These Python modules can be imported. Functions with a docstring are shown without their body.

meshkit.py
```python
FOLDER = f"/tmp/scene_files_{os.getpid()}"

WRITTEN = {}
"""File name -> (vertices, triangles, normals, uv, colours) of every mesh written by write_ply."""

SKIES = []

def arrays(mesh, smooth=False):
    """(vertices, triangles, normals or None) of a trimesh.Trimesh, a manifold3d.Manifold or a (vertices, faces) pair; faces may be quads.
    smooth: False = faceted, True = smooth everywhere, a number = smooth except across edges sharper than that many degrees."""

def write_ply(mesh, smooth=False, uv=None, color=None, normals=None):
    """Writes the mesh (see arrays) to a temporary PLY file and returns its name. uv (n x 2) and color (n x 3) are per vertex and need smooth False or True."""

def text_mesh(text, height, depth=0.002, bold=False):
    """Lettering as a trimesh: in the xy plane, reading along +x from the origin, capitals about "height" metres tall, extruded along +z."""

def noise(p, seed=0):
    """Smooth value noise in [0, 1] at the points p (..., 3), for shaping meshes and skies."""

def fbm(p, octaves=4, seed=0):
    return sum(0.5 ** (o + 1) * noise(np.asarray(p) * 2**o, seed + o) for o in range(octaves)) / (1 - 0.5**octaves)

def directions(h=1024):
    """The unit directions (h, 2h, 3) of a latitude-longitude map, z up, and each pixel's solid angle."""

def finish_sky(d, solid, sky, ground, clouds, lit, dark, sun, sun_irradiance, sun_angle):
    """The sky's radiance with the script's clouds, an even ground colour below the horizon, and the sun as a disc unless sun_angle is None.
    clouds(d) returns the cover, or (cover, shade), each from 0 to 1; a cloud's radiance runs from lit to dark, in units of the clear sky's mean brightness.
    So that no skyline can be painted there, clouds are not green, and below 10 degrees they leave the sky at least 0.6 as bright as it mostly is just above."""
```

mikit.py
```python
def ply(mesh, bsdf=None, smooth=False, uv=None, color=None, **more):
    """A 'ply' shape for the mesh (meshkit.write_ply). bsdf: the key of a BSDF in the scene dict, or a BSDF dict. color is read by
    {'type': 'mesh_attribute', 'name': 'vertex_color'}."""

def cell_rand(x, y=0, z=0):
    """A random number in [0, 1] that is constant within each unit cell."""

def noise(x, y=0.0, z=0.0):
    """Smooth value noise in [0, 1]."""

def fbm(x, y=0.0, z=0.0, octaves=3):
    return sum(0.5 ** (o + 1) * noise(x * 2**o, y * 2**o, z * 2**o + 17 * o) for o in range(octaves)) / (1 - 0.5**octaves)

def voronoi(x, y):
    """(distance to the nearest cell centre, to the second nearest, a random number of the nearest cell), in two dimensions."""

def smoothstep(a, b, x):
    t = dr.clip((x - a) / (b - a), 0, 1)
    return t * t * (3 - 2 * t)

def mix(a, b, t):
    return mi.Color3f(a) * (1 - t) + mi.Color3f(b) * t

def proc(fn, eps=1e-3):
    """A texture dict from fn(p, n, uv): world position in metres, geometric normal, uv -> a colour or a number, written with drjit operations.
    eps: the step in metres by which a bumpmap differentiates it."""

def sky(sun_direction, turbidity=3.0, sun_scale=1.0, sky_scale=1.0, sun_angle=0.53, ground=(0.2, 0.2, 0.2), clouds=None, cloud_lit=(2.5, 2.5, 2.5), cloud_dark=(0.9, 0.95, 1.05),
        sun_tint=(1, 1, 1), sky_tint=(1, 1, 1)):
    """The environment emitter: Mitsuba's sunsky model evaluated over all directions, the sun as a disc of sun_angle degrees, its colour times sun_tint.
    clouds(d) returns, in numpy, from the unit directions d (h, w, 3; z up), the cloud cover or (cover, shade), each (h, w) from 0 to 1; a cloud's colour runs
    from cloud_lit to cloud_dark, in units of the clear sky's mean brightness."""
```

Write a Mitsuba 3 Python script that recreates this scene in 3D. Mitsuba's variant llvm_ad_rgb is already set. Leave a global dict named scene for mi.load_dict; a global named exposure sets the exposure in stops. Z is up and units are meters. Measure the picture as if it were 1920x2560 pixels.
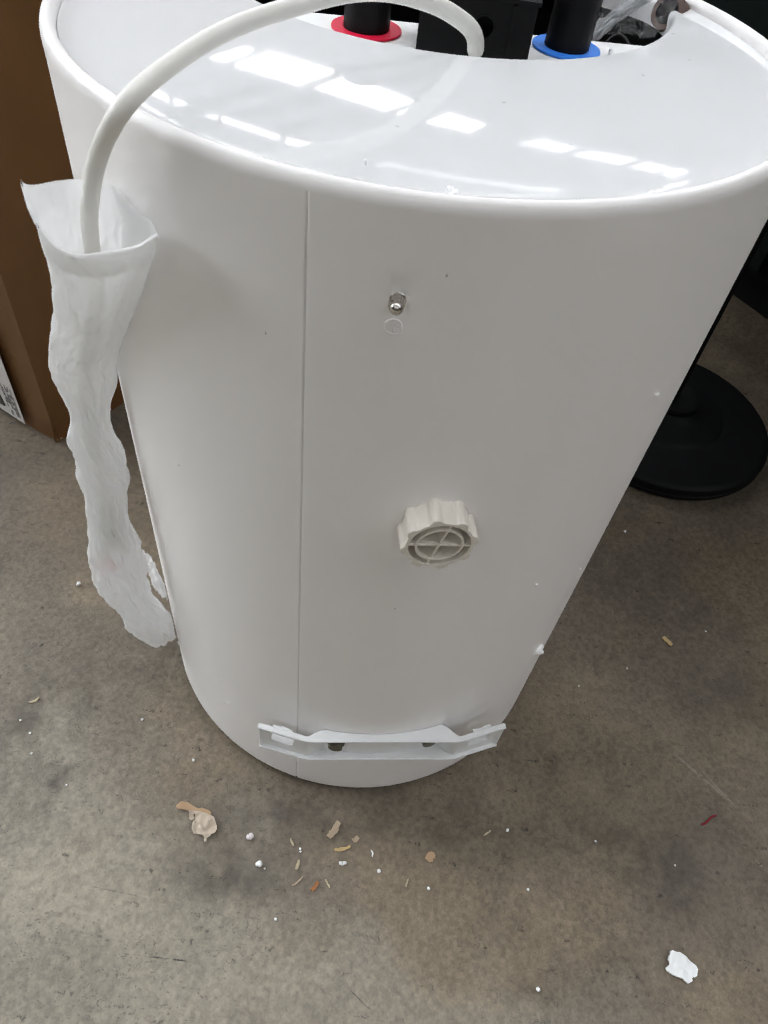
import math
import numpy as np
import trimesh
import manifold3d as m3
import shapely
from shapely.geometry import Polygon
import mitsuba as mi
import drjit as dr
import mikit
import meshkit
from mikit import proc, noise, fbm, voronoi, smoothstep, mix

T = mi.ScalarTransform4f
rng = np.random.default_rng(7)
scene, labels = {}, {}

# ------------------------------------------------------------------ camera
PITCH, ROLL = 0.8655643, -0.1502375
EYE = np.array([0.0131974, -0.5165733, 0.8267319])
F_PX = 1841.908
_f = np.array([0, math.cos(PITCH), -math.sin(PITCH)])
_r = np.array([1.0, 0, 0])
_d = np.cross(_f, _r)
_down = -math.sin(ROLL) * _r + math.cos(ROLL) * _d
scene['camera'] = {
    'type': 'thinlens', 'fov': math.degrees(2 * math.atan(960 / F_PX)), 'fov_axis': 'x',
    'aperture_radius': 0.0006, 'focus_distance': 0.60, 'near_clip': 0.02, 'far_clip': 60.0,
    'to_world': T().look_at(origin=EYE.tolist(), target=(EYE + _f).tolist(), up=(-_down).tolist()),
}
exposure = 0.0

# ------------------------------------------------------------------ lights: skylight rows in the warehouse roof
ROOF_Z = 5.0
ROW_E = np.array([0.960, -0.280, 0.0])
ROW_F = np.array([0.280, 0.960, 0.0])


def skylight(corners, rad, label):
    """One translucent roof panel: corners (s, t) along and across the roof's panel rows."""
    key, n = 'skylight', 1
    while key in scene:
        key = f'skylight_{n:03d}'
        n += 1
    v = np.array([(ROW_E * s + ROW_F * t)[:2].tolist() + [ROOF_Z - 0.03] for s, t in corners])
    scene[key] = mikit.ply(trimesh.Trimesh(v, [[0, 2, 1], [0, 3, 2]], process=False), 'mat_matte_white')
    scene[key]['emitter'] = {'type': 'area', 'radiance': {'type': 'rgb', 'value': [rad * 0.97, rad * 1.0, rad * 1.03]}}
    labels[key] = {'label': label, 'category': 'skylight', 'group': 'daylight panels in the roof above the hall'}


_ORD = ('first', 'second', 'third', 'fourth', 'fifth')
SKY_LABELS = ([f'bright daylight panel mirrored across the middle of the lid, {o} from the left' for o in _ORD] + [f'dimmer daylight panel mirrored on the right of the lid, {o} from the left' for o in _ORD[:4]]
              + [f'narrow bright daylight panel mirrored along the front left of the lid, {o} from the left' for o in _ORD] + [f'faint daylight strip mirrored along the front rim of the lid, {o} from the left' for o in _ORD[:4]])
SKY_LABEL = 'wide daylight panel in the roof bays overhead, above the picture'
# far roof bays: rows of panels between the beams, the nearer row half hidden by a beam
for nth, (rad, cs) in enumerate(((6.8, ((-8.40, .25), (-6.62, .30), (-6.51, 1.03), (-8.05, .97))), (13, ((-6.44, .26), (-5.32, .22), (-5.10, 1.03), (-6.26, 1.05))), (6.8, ((-5.06, .23), (-3.87, .14), (-3.63, .74), (-4.86, 1.01))),
                (7, ((-3.70, .15), (-3.60, .13), (-3.35, .73), (-3.48, .71))), (6, ((-3.22, .12), (-2.58, .21), (-2.43, .61), (-3.05, .66))),
                (2.4, ((-1.88, .26), (-1.25, .33), (-1.02, .72), (-1.62, .67))), (2.9, ((-1.10, .37), (-.42, .49), (-.18, .86), (-.89, .71))), (3.5, ((-.29, .50), (.07, .56), (.31, .88), (-.08, .83))), (4.0, ((.17, .56), (.32, .57), (.53, .90), (.37, .92))),
                (6, ((-7.60, -1.09), (-7.29, -1.27), (-6.46, -1.46), (-6.62, -1.27))), (6, ((-6.36, -1.48), (-6.21, -1.37), (-6.30, -1.34), (-6.49, -1.33))), (6, ((-5.88, -1.557), (-5.65, -1.553), (-5.71, -1.43), (-5.80, -1.50))),
                (6, ((-5.58, -1.557), (-4.72, -1.62), (-4.69, -1.49), (-5.65, -1.42))), (6, ((-4.57, -1.64), (-3.92, -1.59), (-3.81, -1.42), (-4.61, -1.49))),
                (1.8, ((-3.34, -1.51), (-2.71, -1.37), (-2.65, -1.28), (-3.21, -1.35))), (2.2, ((-2.69, -1.36), (-2.06, -1.22), (-1.92, -1.08), (-2.63, -1.26))), (3.0, ((-2.00, -1.20), (-1.45, -1.02), (-1.39, -.92), (-1.86, -1.08))), (4.0, ((-1.45, -1.03), (-1.08, -.84), (-.85, -.65), (-1.36, -.92))))):
    skylight([(a, b + 10.08) for a, b in cs], rad, SKY_LABELS[nth])
# roof bays overhead
for off, s0, n, rad in ((3.6, -4.3, 3, 9.5), (-0.8, -6.4, 5, 5.4), (-6.0, -2.2, 3, 4.9)):
    for k in range(n):
        a = s0 + 3.1 * k
        skylight([(a, off), (a + 2.3, off), (a + 2.3, off + 1.3), (a, off + 1.3)], rad, SKY_LABEL)
# unseen window added far to the left to brighten the heater's left flank
_wo = -7.0 * ROW_E + 0.5 * ROW_F
_wv = np.array([_wo - 4.5 * ROW_F + [0, 0, 2.0], _wo + 2.0 * ROW_F + [0, 0, 2.0], _wo + 2.0 * ROW_F + [0, 0, 4.8], _wo - 4.5 * ROW_F + [0, 0, 4.8]])
scene['added_side_window'] = mikit.ply(trimesh.Trimesh(_wv, [[0, 1, 2], [0, 2, 3]], process=False), 'mat_matte_white')
scene['added_side_window']['emitter'] = {'type': 'area', 'radiance': {'type': 'rgb', 'value': [6.2, 6.5, 6.75]}}
labels['added_side_window'] = {'label': 'unseen side window added at the left of the hall, showing only as the paler left flank of the heater', 'category': 'window'}

# ------------------------------------------------------------------ materials
def principled(color, rough=0.4, spec=0.5, **kw):
    c = color if isinstance(color, dict) else {'type': 'rgb', 'value': list(color)}
    return {'type': 'twosided', 'bsdf': {'type': 'principled', 'base_color': c, 'roughness': rough, 'specular': spec, **kw}}


def bumped(inner, fn, scale, eps=5e-4):
    return {'type': 'twosided', 'bsdf': {'type': 'bumpmap', 'arbitrary': proc(fn, eps), 'scale': scale, 'bsdf': inner['bsdf']}}


scene['mat_matte_white'] = principled((0.7, 0.7, 0.7), 0.9, 0.2)


# floor: power-trowelled concrete, stained
STAINS = [(-0.093, -0.327, .055, .030, .55), (-0.040, -0.262, .075, .022, .40), (-0.345, -0.215, .060, .085, .50), (-0.285, -0.262, .014, .032, .45),
          (0.386, -0.277, .040, .025, .45), (0.340, -0.245, .060, .025, .35), (0.147, -0.249, .100, .035, .40), (0.300, -0.215, .120, .050, .25),
          (0.50, -0.03, .080, .050, .35), (0.262, -0.151, .10, .04, .3), (0.230, -0.385, .020, .014, .3), (0.50, -0.255, .03, .02, .3),
          (-0.21, -0.10, .09, .05, .35), (0.42, 0.10, .12, .08, .3), (-0.135, -0.245, .05, .03, .22)]
SCRATCH = [(-.145, -.4060, -.100, -.4050, .0012, .8), (-.175, -.407, -.13, -.4058, .0007, .45), (-.231, -.354, -.165, -.3575, .0009, .35), (.047, -.407, .080, -.428, .0010, .6),
           (-.262, -.415, -.254, -.394, .0007, .5), (.476, -.2305, .487, -.243, .0006, -.8), (.479, -.2315, .485, -.239, .0004, -.8),
           (-.15, -.352, -.03, -.372, .0008, .2), (.005, -.40, .05, -.43, .0012, .25), (.40, -.12, .46, -.17, .003, -.25), (.43, -.135, .47, -.18, .002, -.2)]


def floor_color(p, n, uv):
    x, y = p.x, p.y
    wx = x + 0.03 * (fbm(x * 14, y * 14, 3.1) - 0.5)
    wy = y + 0.03 * (fbm(x * 14, y * 14, 9.7) - 0.5)
    big = fbm(x * 3.2 + 5, y * 3.2 + 2, 0.3, octaves=4)
    med = fbm(wx * 16, wy * 16, 4.0, octaves=4)
    fine = smoothstep(0.18, 0.82, fbm(x * 230, y * 230, 1.7, octaves=4))
    grit = noise(x * 620, y * 620, 0.5)
    pale = mi.Color3f(0.265, 0.236, 0.187)
    brown = mi.Color3f(0.166, 0.131, 0.090)
    grey = mi.Color3f(0.134, 0.108, 0.081)
    # worn pale concrete towards the open aisle in front, trodden and dirtier to the right; the back also carries shade in its colour
    aisle = smoothstep(-0.27, -0.42, y + 0.34 * x + 0.20 * (med - 0.5) + 0.12 * (big - 0.5))
    left = smoothstep(0.05, -0.38, x + 0.25 * (med - 0.5)) * smoothstep(0.10, -0.20, y)
    t = dr.clip(aisle * 0.85 + left * 0.38 + 0.5 * (big - 0.5), 0, 1)
    c = mix(mix(brown, grey, smoothstep(0.35, 0.65, fbm(x * 7 + 3, y * 7, 8.0))), pale, t)
    c = c * (0.84 + 0.30 * smoothstep(0.2, 0.8, med))
    dark = mi.Float(0)
    for sx, sy, rx, ry, a in STAINS:
        d = dr.square((wx - sx) / rx) + dr.square((wy - sy) / ry)
        dark = dark + a * dr.exp(-d) * smoothstep(0.25, 0.7, fbm(x * 40, y * 40, 2.0) * 0.6 + med * 0.5)
    c = c * (1 - dr.clip(1.05 * dark, 0, 0.75))
    c = c * (0.80 + 0.40 * fine) * (0.80 + 0.40 * grit) * (0.97 + 0.06 * smoothstep(0.3, 0.7, fbm(x * 75, y * 75, 5.0)))
    # shade among the goods further back, put into the floor colour
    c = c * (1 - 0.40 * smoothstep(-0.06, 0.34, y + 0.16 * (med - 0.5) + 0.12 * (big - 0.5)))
    # pits and specks, thicker in drifts
    d1, d2, w = voronoi(x * 210 + 2.5 * fine, y * 210 + 2.5 * noise(x * 130, y * 130, 3.0))
    drift = smoothstep(0.42, 0.72, fbm(x * 9 + 1, y * 9 + 8, 6.0)) * (0.25 + 0.75 * t)
    pit = smoothstep(0.10 + 0.2 * w, 0.06, d1) * smoothstep(0.60, 0.76, w + 0.46 * (drift - 0.5)) * (0.35 + 0.65 * drift)
    e1, e2, w2 = voronoi(x * 62 + 2 * fine, y * 62)
    pit2 = smoothstep(0.13, 0.06, e1 + 0.2 * (fine - 0.5)) * smoothstep(0.80, 0.9, w2)
    c = c * (1 - 0.60 * dr.clip(pit, 0, 1)) * (1 - 0.55 * pit2)
    for x0, y0, x1, y1, wd, a in SCRATCH:
        ux, uy = x1 - x0, y1 - y0
        ln = math.hypot(ux, uy)
        s = ((x - x0) * ux + (y - y0) * uy) / (ln * ln)
        off = dr.abs((x - x0) * uy - (y - y0) * ux) / ln + 0.0012 * dr.abs(noise(s * 12, 3.0, a) - 0.5)
        m = smoothstep(wd, wd * 0.3, off) * smoothstep(0, 0.2, s) * smoothstep(1, 0.8, s) * smoothstep(0.2, 0.55, noise(x * 260, y * 260, 7.0))
        c = c * (1 - a * m) if a > 0 else mix(c, mi.Color3f(0.42, 0.38, 0.33), -a * m)
    return dr.clip(c, 0.01, 0.9)


def floor_rough(p, n, uv):
    return 0.42 + 0.25 * fbm(p.x * 20, p.y * 20, 2.0)


def floor_bump(p, n, uv):
    return 0.6 * fbm(p.x * 60, p.y * 60, 1.0) + 0.25 * noise(p.x * 420, p.y * 420, 2.0)


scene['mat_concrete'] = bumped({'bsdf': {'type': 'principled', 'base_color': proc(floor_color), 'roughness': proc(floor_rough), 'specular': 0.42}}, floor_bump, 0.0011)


def shell_color(p, n, uv):
    a = dr.atan2(p.y, p.x)
    d1, d2, w = voronoi(a * 22, p.z * 5)
    v1, v2, w2 = voronoi(a * 16 + 3, p.z * 40 + 0.5)
    speck = smoothstep(0.045, 0.02, v1) * smoothstep(0.984, 0.988, w2)
    smudge = 0.025 * (fbm(a * 6, p.z * 7, 1.0) - 0.5)
    return mi.Color3f(0.790, 0.772, 0.768) * (1 + smudge) * (1 - 0.55 * speck)


def orange_peel(p, n, uv):
    return fbm(p.x * 500, p.y * 500, p.z * 500, octaves=2)


scene['mat_shell'] = bumped({'bsdf': {'type': 'principled', 'base_color': proc(shell_color), 'roughness': 0.33, 'specular': 0.5}}, orange_peel, 0.00006, 3e-4)


def lid_color(p, n, uv):
    v1, v2, w = voronoi(p.x * 26 + 5, p.y * 26)
    ang = noise(p.x * 300, p.y * 700, 1.0)
    speck = smoothstep(0.050, 0.02, v1 + 0.02 * ang) * smoothstep(0.86, 0.9, w)
    return mi.Color3f(0.610, 0.613, 0.622) * (1 - 0.35 * speck) * (0.985 + 0.03 * fbm(p.x * 18, p.y * 18, 3.0))


def lid_rough(p, n, uv):
    return 0.012 + 0.008 * fbm(p.x * 25, p.y * 25, 1.0)


scene['mat_lid'] = {'type': 'twosided', 'bsdf': {'type': 'principled', 'base_color': proc(lid_color), 'roughness': proc(lid_rough), 'specular': 0.6}}
scene['mat_recess'] = principled((0.74, 0.74, 0.74), 0.35, 0.5)
scene['mat_black_plastic'] = principled((0.004, 0.004, 0.0045), 0.5, 0.16)
scene['mat_black_rubber'] = principled((0.010, 0.009, 0.009), 0.55, 0.4)
scene['mat_well'] = principled((0.003, 0.003, 0.003), 0.8, 0.1)
scene['mat_red'] = principled((0.62, 0.008, 0.045), 0.45, 0.4)
scene['mat_blue'] = principled((0.035, 0.20, 0.72), 0.45, 0.4)
scene['mat_cord'] = bumped(principled((0.70, 0.69, 0.655), 0.42, 0.5), lambda p, n, uv: fbm(p.x * 300, p.y * 300, p.z * 300, octaves=2), 0.00008, 3e-4)
scene['mat_knob'] = bumped(principled((0.64, 0.60, 0.54), 0.42, 0.5), lambda p, n, uv: fbm(p.x * 700, p.y * 700, p.z * 700, octaves=2), 0.00005, 3e-4)
scene['mat_bracket'] = bumped(principled((0.68, 0.69, 0.695), 0.30, 0.5), orange_peel, 0.00005, 3e-4)
scene['mat_nut'] = {'type': 'twosided', 'bsdf': {'type': 'roughconductor', 'material': 'none', 'alpha': 0.10, 'specular_reflectance': {'type': 'rgb', 'value': [0.56, 0.54, 0.50]}}}
scene['mat_bolt'] = principled((0.17, 0.165, 0.13), 0.38, 0.5, metallic=0.75)


def card_color(p, n, uv):
    f = fbm(p.x * 40, p.y * 40, p.z * 9, octaves=4)
    g = noise(p.x * 900, p.y * 900, p.z * 500)
    st = 0.5 + 0.5 * dr.sin(p.z * 900)
    low = smoothstep(0.06, 0.0, p.z)
    c = mix((0.122, 0.058, 0.018), (0.152, 0.074, 0.026), f) * (0.93 + 0.1 * g) * (0.985 + 0.015 * st)
    return mix(c, mi.Color3f(0.16, 0.066, 0.022), 0.5 * low)


scene['mat_card'] = bumped({'bsdf': {'type': 'principled', 'base_color': proc(card_color), 'roughness': 0.55, 'specular': 0.35}}, lambda p, n, uv: fbm(p.x * 80, p.y * 80, p.z * 25), 0.0010)
scene['mat_card_edge'] = principled((0.30, 0.19, 0.10), 0.8, 0.2)
scene['mat_sticker'] = principled((0.56, 0.54, 0.52), 0.5, 0.4)
scene['mat_ink'] = principled((0.055, 0.05, 0.047), 0.6, 0.3)
scene['mat_ink_grey'] = principled((0.20, 0.19, 0.185), 0.6, 0.3)
scene['mat_iron'] = bumped(principled((0.0045, 0.0047, 0.005), 0.55, 0.12), lambda p, n, uv: fbm(p.x * 160, p.y * 160, p.z * 160), 0.0004)
scene['mat_cabinet'] = principled((0.004, 0.004, 0.004), 0.8, 0.1)
scene['mat_cabinet_green'] = principled((0.004, 0.007, 0.006), 0.8, 0.1)
scene['mat_foam'] = bumped(principled((0.86, 0.87, 0.87), 0.85, 0.2), lambda p, n, uv: fbm(p.x * 500, p.y * 500, p.z * 500), 0.0006)
scene['mat_foam_pink'] = bumped(principled((0.80, 0.74, 0.76), 0.85, 0.2), lambda p, n, uv: fbm(p.x * 500, p.y * 500, p.z * 500), 0.0006)
scene['mat_tan'] = principled((0.40, 0.27, 0.17), 0.8, 0.2)
scene['mat_tan_pale'] = principled((0.37, 0.29, 0.21), 0.8, 0.2)
scene['mat_straw'] = principled((0.42, 0.355, 0.245), 0.8, 0.2)
scene['mat_ochre'] = principled((0.46, 0.33, 0.17), 0.75, 0.25)
scene['mat_rust'] = principled((0.30, 0.135, 0.06), 0.8, 0.2)
scene['mat_red_thread'] = principled((0.22, 0.025, 0.03), 0.7, 0.2)
scene['mat_copper'] = principled((0.055, 0.024, 0.015), 0.45, 0.4)
scene['mat_paper'] = bumped(principled((0.48, 0.405, 0.325), 0.85, 0.2), lambda p, n, uv: fbm(p.x * 180, p.y * 180, p.z * 180), 0.0012)
def film_bump(p, n, uv):
    def fold(t):
        return dr.abs((t - dr.floor(t)) - 0.5) * 2
    w1 = fbm(p.x * 30, p.y * 30, p.z * 14, octaves=3)
    w2 = fbm(p.x * 42 + 5, p.y * 42, p.z * 22, octaves=3)
    s_ = p.x * 0.83 - p.y * 0.55
    return fold(s_ * 55 + p.z * 9 + 2.4 * w1) * 0.6 + fold(s_ * 30 - p.z * 34 + 3.0 * w2) * 0.5 + fold(s_ * 18 + p.z * 60 + 3.4 * w1) * 0.22


scene['mat_bag'] = {'type': 'bumpmap', 'arbitrary': proc(film_bump, 4e-4), 'scale': 0.0013, 'bsdf': {
    'type': 'principledthin', 'base_color': {'type': 'rgb', 'value': [0.985, 0.99, 0.995]}, 'roughness': 0.07, 'spec_trans': 0.12, 'diff_trans': 0.85, 'eta': 1.5, 'spec_tint': 0.0}}
scene['mat_film'] = {'type': 'principledthin', 'base_color': {'type': 'rgb', 'value': [0.96, 0.97, 0.98]}, 'roughness': 0.10, 'spec_trans': 0.62, 'diff_trans': 0.8, 'eta': 1.55}
scene['mat_film_clear'] = {'type': 'thindielectric', 'int_ior': 1.55}


# ------------------------------------------------------------------ mesh helpers
def key_for(name):
    if not any(k == name or k.startswith(name + '__') for k in scene):
        return name
    n = 1
    while any(k == f'{name}_{n:03d}' or k.startswith(f'{name}_{n:03d}__') for k in scene):
        n += 1
    return f'{name}_{n:03d}'


def put(name, mesh, bsdf, smooth=30, label=None, cat=None, group=None, kind=None, **kw):
    k = key_for(name)
    scene[k] = mikit.ply(mesh, bsdf, smooth=smooth, **kw)
    d = {a: b for a, b in (('label', label), ('category', cat), ('group', group), ('kind', kind)) if b}
    if d:
        labels[k] = d
    return k


def tag(k, label, cat, group=None):
    labels[k] = {'label': label, 'category': cat, **({'group': group} if group else {})}


def grid(P, close_u=False, close_v=False):
    """P (rows, cols, 3) -> trimesh; u = rows, v = cols."""
    nu, nv = P.shape[:2]
    iu = np.arange(nu if close_u else nu - 1)
    iv = np.arange(nv if close_v else nv - 1)
    a, b = np.meshgrid(iu, iv, indexing='ij')
    a2, b2 = (a + 1) % nu, (b + 1) % nv
    q = np.stack([a * nv + b, a2 * nv + b, a2 * nv + b2, a * nv + b2], -1).reshape(-1, 4)
    f = np.vstack([q[:, [0, 1, 2]], q[:, [0, 2, 3]]])
    return trimesh.Trimesh(P.reshape(-1, 3), f, process=False)


def lathe(profile, seg=96, centre=(0, 0)):
    pr = np.asarray(profile, float)
    a = np.linspace(0, 2 * np.pi, seg, endpoint=False)
    P = np.stack([pr[:, None, 0] * np.cos(a) + centre[0], pr[:, None, 0] * np.sin(a) + centre[1], np.repeat(pr[:, None, 1], seg, 1)], -1)
    return grid(P, close_v=True)


def catmull(pts, n):
    p = np.asarray(pts, float)
    from scipy.interpolate import PchipInterpolator, CubicSpline
    s = np.r_[0, np.cumsum(np.linalg.norm(np.diff(p, axis=0), axis=1) ** 0.7)]
    return CubicSpline(s, p)(np.linspace(0, s[-1], n))


def tube(path, radius, sides=24, cap=True):
    p = np.asarray(path, float)
    rad = np.broadcast_to(radius, (len(p),)).astype(float)
    t = np.gradient(p, axis=0)
    t /= np.linalg.norm(t, axis=1, keepdims=True)
    n = np.cross(t[0], [0.3, 0.2, 1.0])
    n /= np.linalg.norm(n)
    ns = []
    for k in range(len(p)):
        n = n - t[k] * (n @ t[k])
        n /= np.linalg.norm(n)
        ns.append(n)
    ns = np.array(ns)
    bs = np.cross(t, ns)
    a = np.linspace(0, 2 * np.pi, sides, endpoint=False)
    P = p[:, None] + rad[:, None, None] * (np.cos(a)[None, :, None] * ns[:, None] + np.sin(a)[None, :, None] * bs[:, None])
    g = grid(P, close_v=True)
    if cap:
        v, f = g.vertices, g.faces
        m = len(v)
        v = np.vstack([v, p[0], p[-1]])
        j = np.arange(sides)
        base = (len(p) - 1) * sides
        f = np.vstack([f, np.stack([np.full(sides, m), j, (j + 1) % sides], 1), np.stack([np.full(sides, m + 1), base + (j + 1) % sides, base + j], 1)])
        g = trimesh.Trimesh(v, f, process=False)
    return g


def join(*ms):
    return trimesh.util.concatenate(list(ms))


def tri(man):
    m = man.to_mesh()
    return trimesh.Trimesh(m.vert_properties[:, :3], m.tri_verts, process=False)


def extrude(poly, h):
    ps = [poly] if poly.geom_type == 'Polygon' else list(poly.geoms)
    rings = []
    for p in ps:
        rings.append(np.asarray(p.exterior.coords)[:-1])
        rings += [np.asarray(r.coords)[:-1] for r in p.interiors]
    return m3.Manifold.extrude(m3.CrossSection(rings, m3.FillRule.EvenOdd), h)


def frame(az_deg, r=0.0, z=0.0):
    """Local (u tangent, v up, w outward) -> world, at the given azimuth on the shell."""
    a = math.radians(az_deg)
    n = np.array([math.cos(a), math.sin(a), 0])
    u = np.array([-math.sin(a), math.cos(a), 0])
    M = np.eye(4)
    M[:3, 0], M[:3, 1], M[:3, 2] = u, [0, 0, 1], n
    M[:3, 3] = n * r + np.array([0, 0, z])
    return M


def moved(mesh, M):
    m = mesh.copy()
    m.apply_transform(M)
    return m


# ------------------------------------------------------------------ setting: floor and roof
R, H = 0.225, 0.6827
FL = 14.0
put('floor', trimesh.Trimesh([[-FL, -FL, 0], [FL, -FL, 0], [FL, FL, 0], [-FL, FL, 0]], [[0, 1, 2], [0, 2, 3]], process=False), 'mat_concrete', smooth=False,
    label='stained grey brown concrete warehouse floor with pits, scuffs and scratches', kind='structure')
put('ceiling', trimesh.Trimesh([[-FL, -FL, ROOF_Z], [FL, -FL, ROOF_Z], [FL, FL, ROOF_Z], [-FL, FL, ROOF_Z]], [[0, 2, 1], [0, 3, 2]], process=False), 'mat_matte_white', smooth=False,
    label='pale warehouse roof that holds the daylight panels', kind='structure')

# ------------------------------------------------------------------ water heater
W = 'water_heater'
SEAM = -99.8
STUD_AZ, STUD_Z = -88.77, 0.6325
KNOB_AZ, KNOB_Z = -78.2, 0.4755
BR_AZ, BR_OFF = -81.0, 0.0100   # the bracket sits a little off its own radius


def shell_mesh():
    seam_off = np.array([-9, -4, -1.2, -.62, -.5, -.34, -.2, -.1, 0, .1, .2, .34, .5, .62, 1.2, 4, 9]) * 0.5
    a = np.radians(np.sort(np.r_[np.arange(0, 360, 0.75), (SEAM + seam_off) % 360, (STUD_AZ + np.arange(-4, 4, .3)) % 360]))
    fil = [(math.cos(t), math.sin(t)) for t in np.linspace(0, np.pi / 2, 12)]
    rb, zb = 0.0046, 0.0068
    prof = [(R - 0.060, 0.0125), (R - 0.006, 0.0105), (R - 0.0030, 0.0108), (R - 0.0010, 0.0118), (R - 0.0002, 0.0135), (R, 0.0155)]
    prof += [(R, z) for z in np.linspace(0.021, H - 0.016, 110)]
    prof += [(R - rb + rb * c, H - zb + zb * s) for c, s in fil]
    prof += [(R - 0.0062, H - 0.0005), (R - 0.0076, H - 0.0020), (R - 0.0082, H - 0.0046), (R - 0.0083, H - 0.014)]
    prof = np.array(prof)
    r = np.repeat(prof[:, :1], len(a), 1)
    z = np.repeat(prof[:, 1:], len(a), 1)
    da = (np.degrees(a) - SEAM + 180) % 360 - 180
    side = np.clip((H - 0.010 - z) / 0.008, 0, 1)
    r = r + side * (-0.0019 * np.exp(-(da / 0.14) ** 2)[None] + 0.0002 * (1 / (1 + np.exp(-da / 0.08)))[None] * np.exp(-np.clip(da, 0, None) / 6)[None])
    # thin sheet is never a perfect cylinder: faint flats and waves
    ww = 0.0008 * (meshkit.fbm(np.stack([np.cos(a) * 4.2 + 0 * z, np.sin(a) * 4.2 + 0 * z, z * 1.6], -1), 3, 5) - 0.5) * 2
    r = r + side * ww * np.clip(z / 0.03, 0, 1)
    arc = ((np.degrees(a) - STUD_AZ + 180) % 360 - 180) * np.pi / 180 * R
    d2 = arc[None] ** 2 + (z - STUD_Z) ** 2
    r = r - side * 0.0016 * np.exp(-d2 / 0.010 ** 2)
    P = np.stack([r * np.cos(a), r * np.sin(a), z], -1)
    return grid(P, close_v=True)


put(f'{W}__shell', shell_mesh(), 'mat_shell', smooth=40)
put(f'{W}__foot', lathe([(R - 0.050, 0.0), (R - 0.0495, 0.0124), (0.02, 0.0124)], 128), 'mat_black_rubber', smooth=False)
tag(W, 'large white cylindrical water heater standing upside down on the concrete floor', 'water heater')

# lid with its opening
HC = np.array([-0.0011, 0.1296])


def hole_point(t):
    """Outline of the opening in the lid: a 168 mm arc towards the viewer, closed by a flatter arc behind."""
    lower = t <= np.pi
    ang = np.where(lower, np.pi + 0.125 + (np.pi - 0.25) * t / np.pi, 0)
    x1, y1 = HC[0] + 0.1679 * np.cos(ang), HC[1] + 0.1679 * np.sin(ang)
    b = (t - np.pi) / np.pi * np.pi
    xe = 0.1679 * math.cos(0.125)
    ye = HC[1] - 0.1679 * math.sin(0.125)
    x2 = HC[0] + xe * np.sign(np.cos(b)) * np.abs(np.cos(b)) ** 0.8
    y2 = ye + 0.074 * np.abs(np.sin(b)) ** 0.8
    return np.stack([np.where(lower, x1, x2), np.where(lower, y1, y2)], -1)


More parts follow.
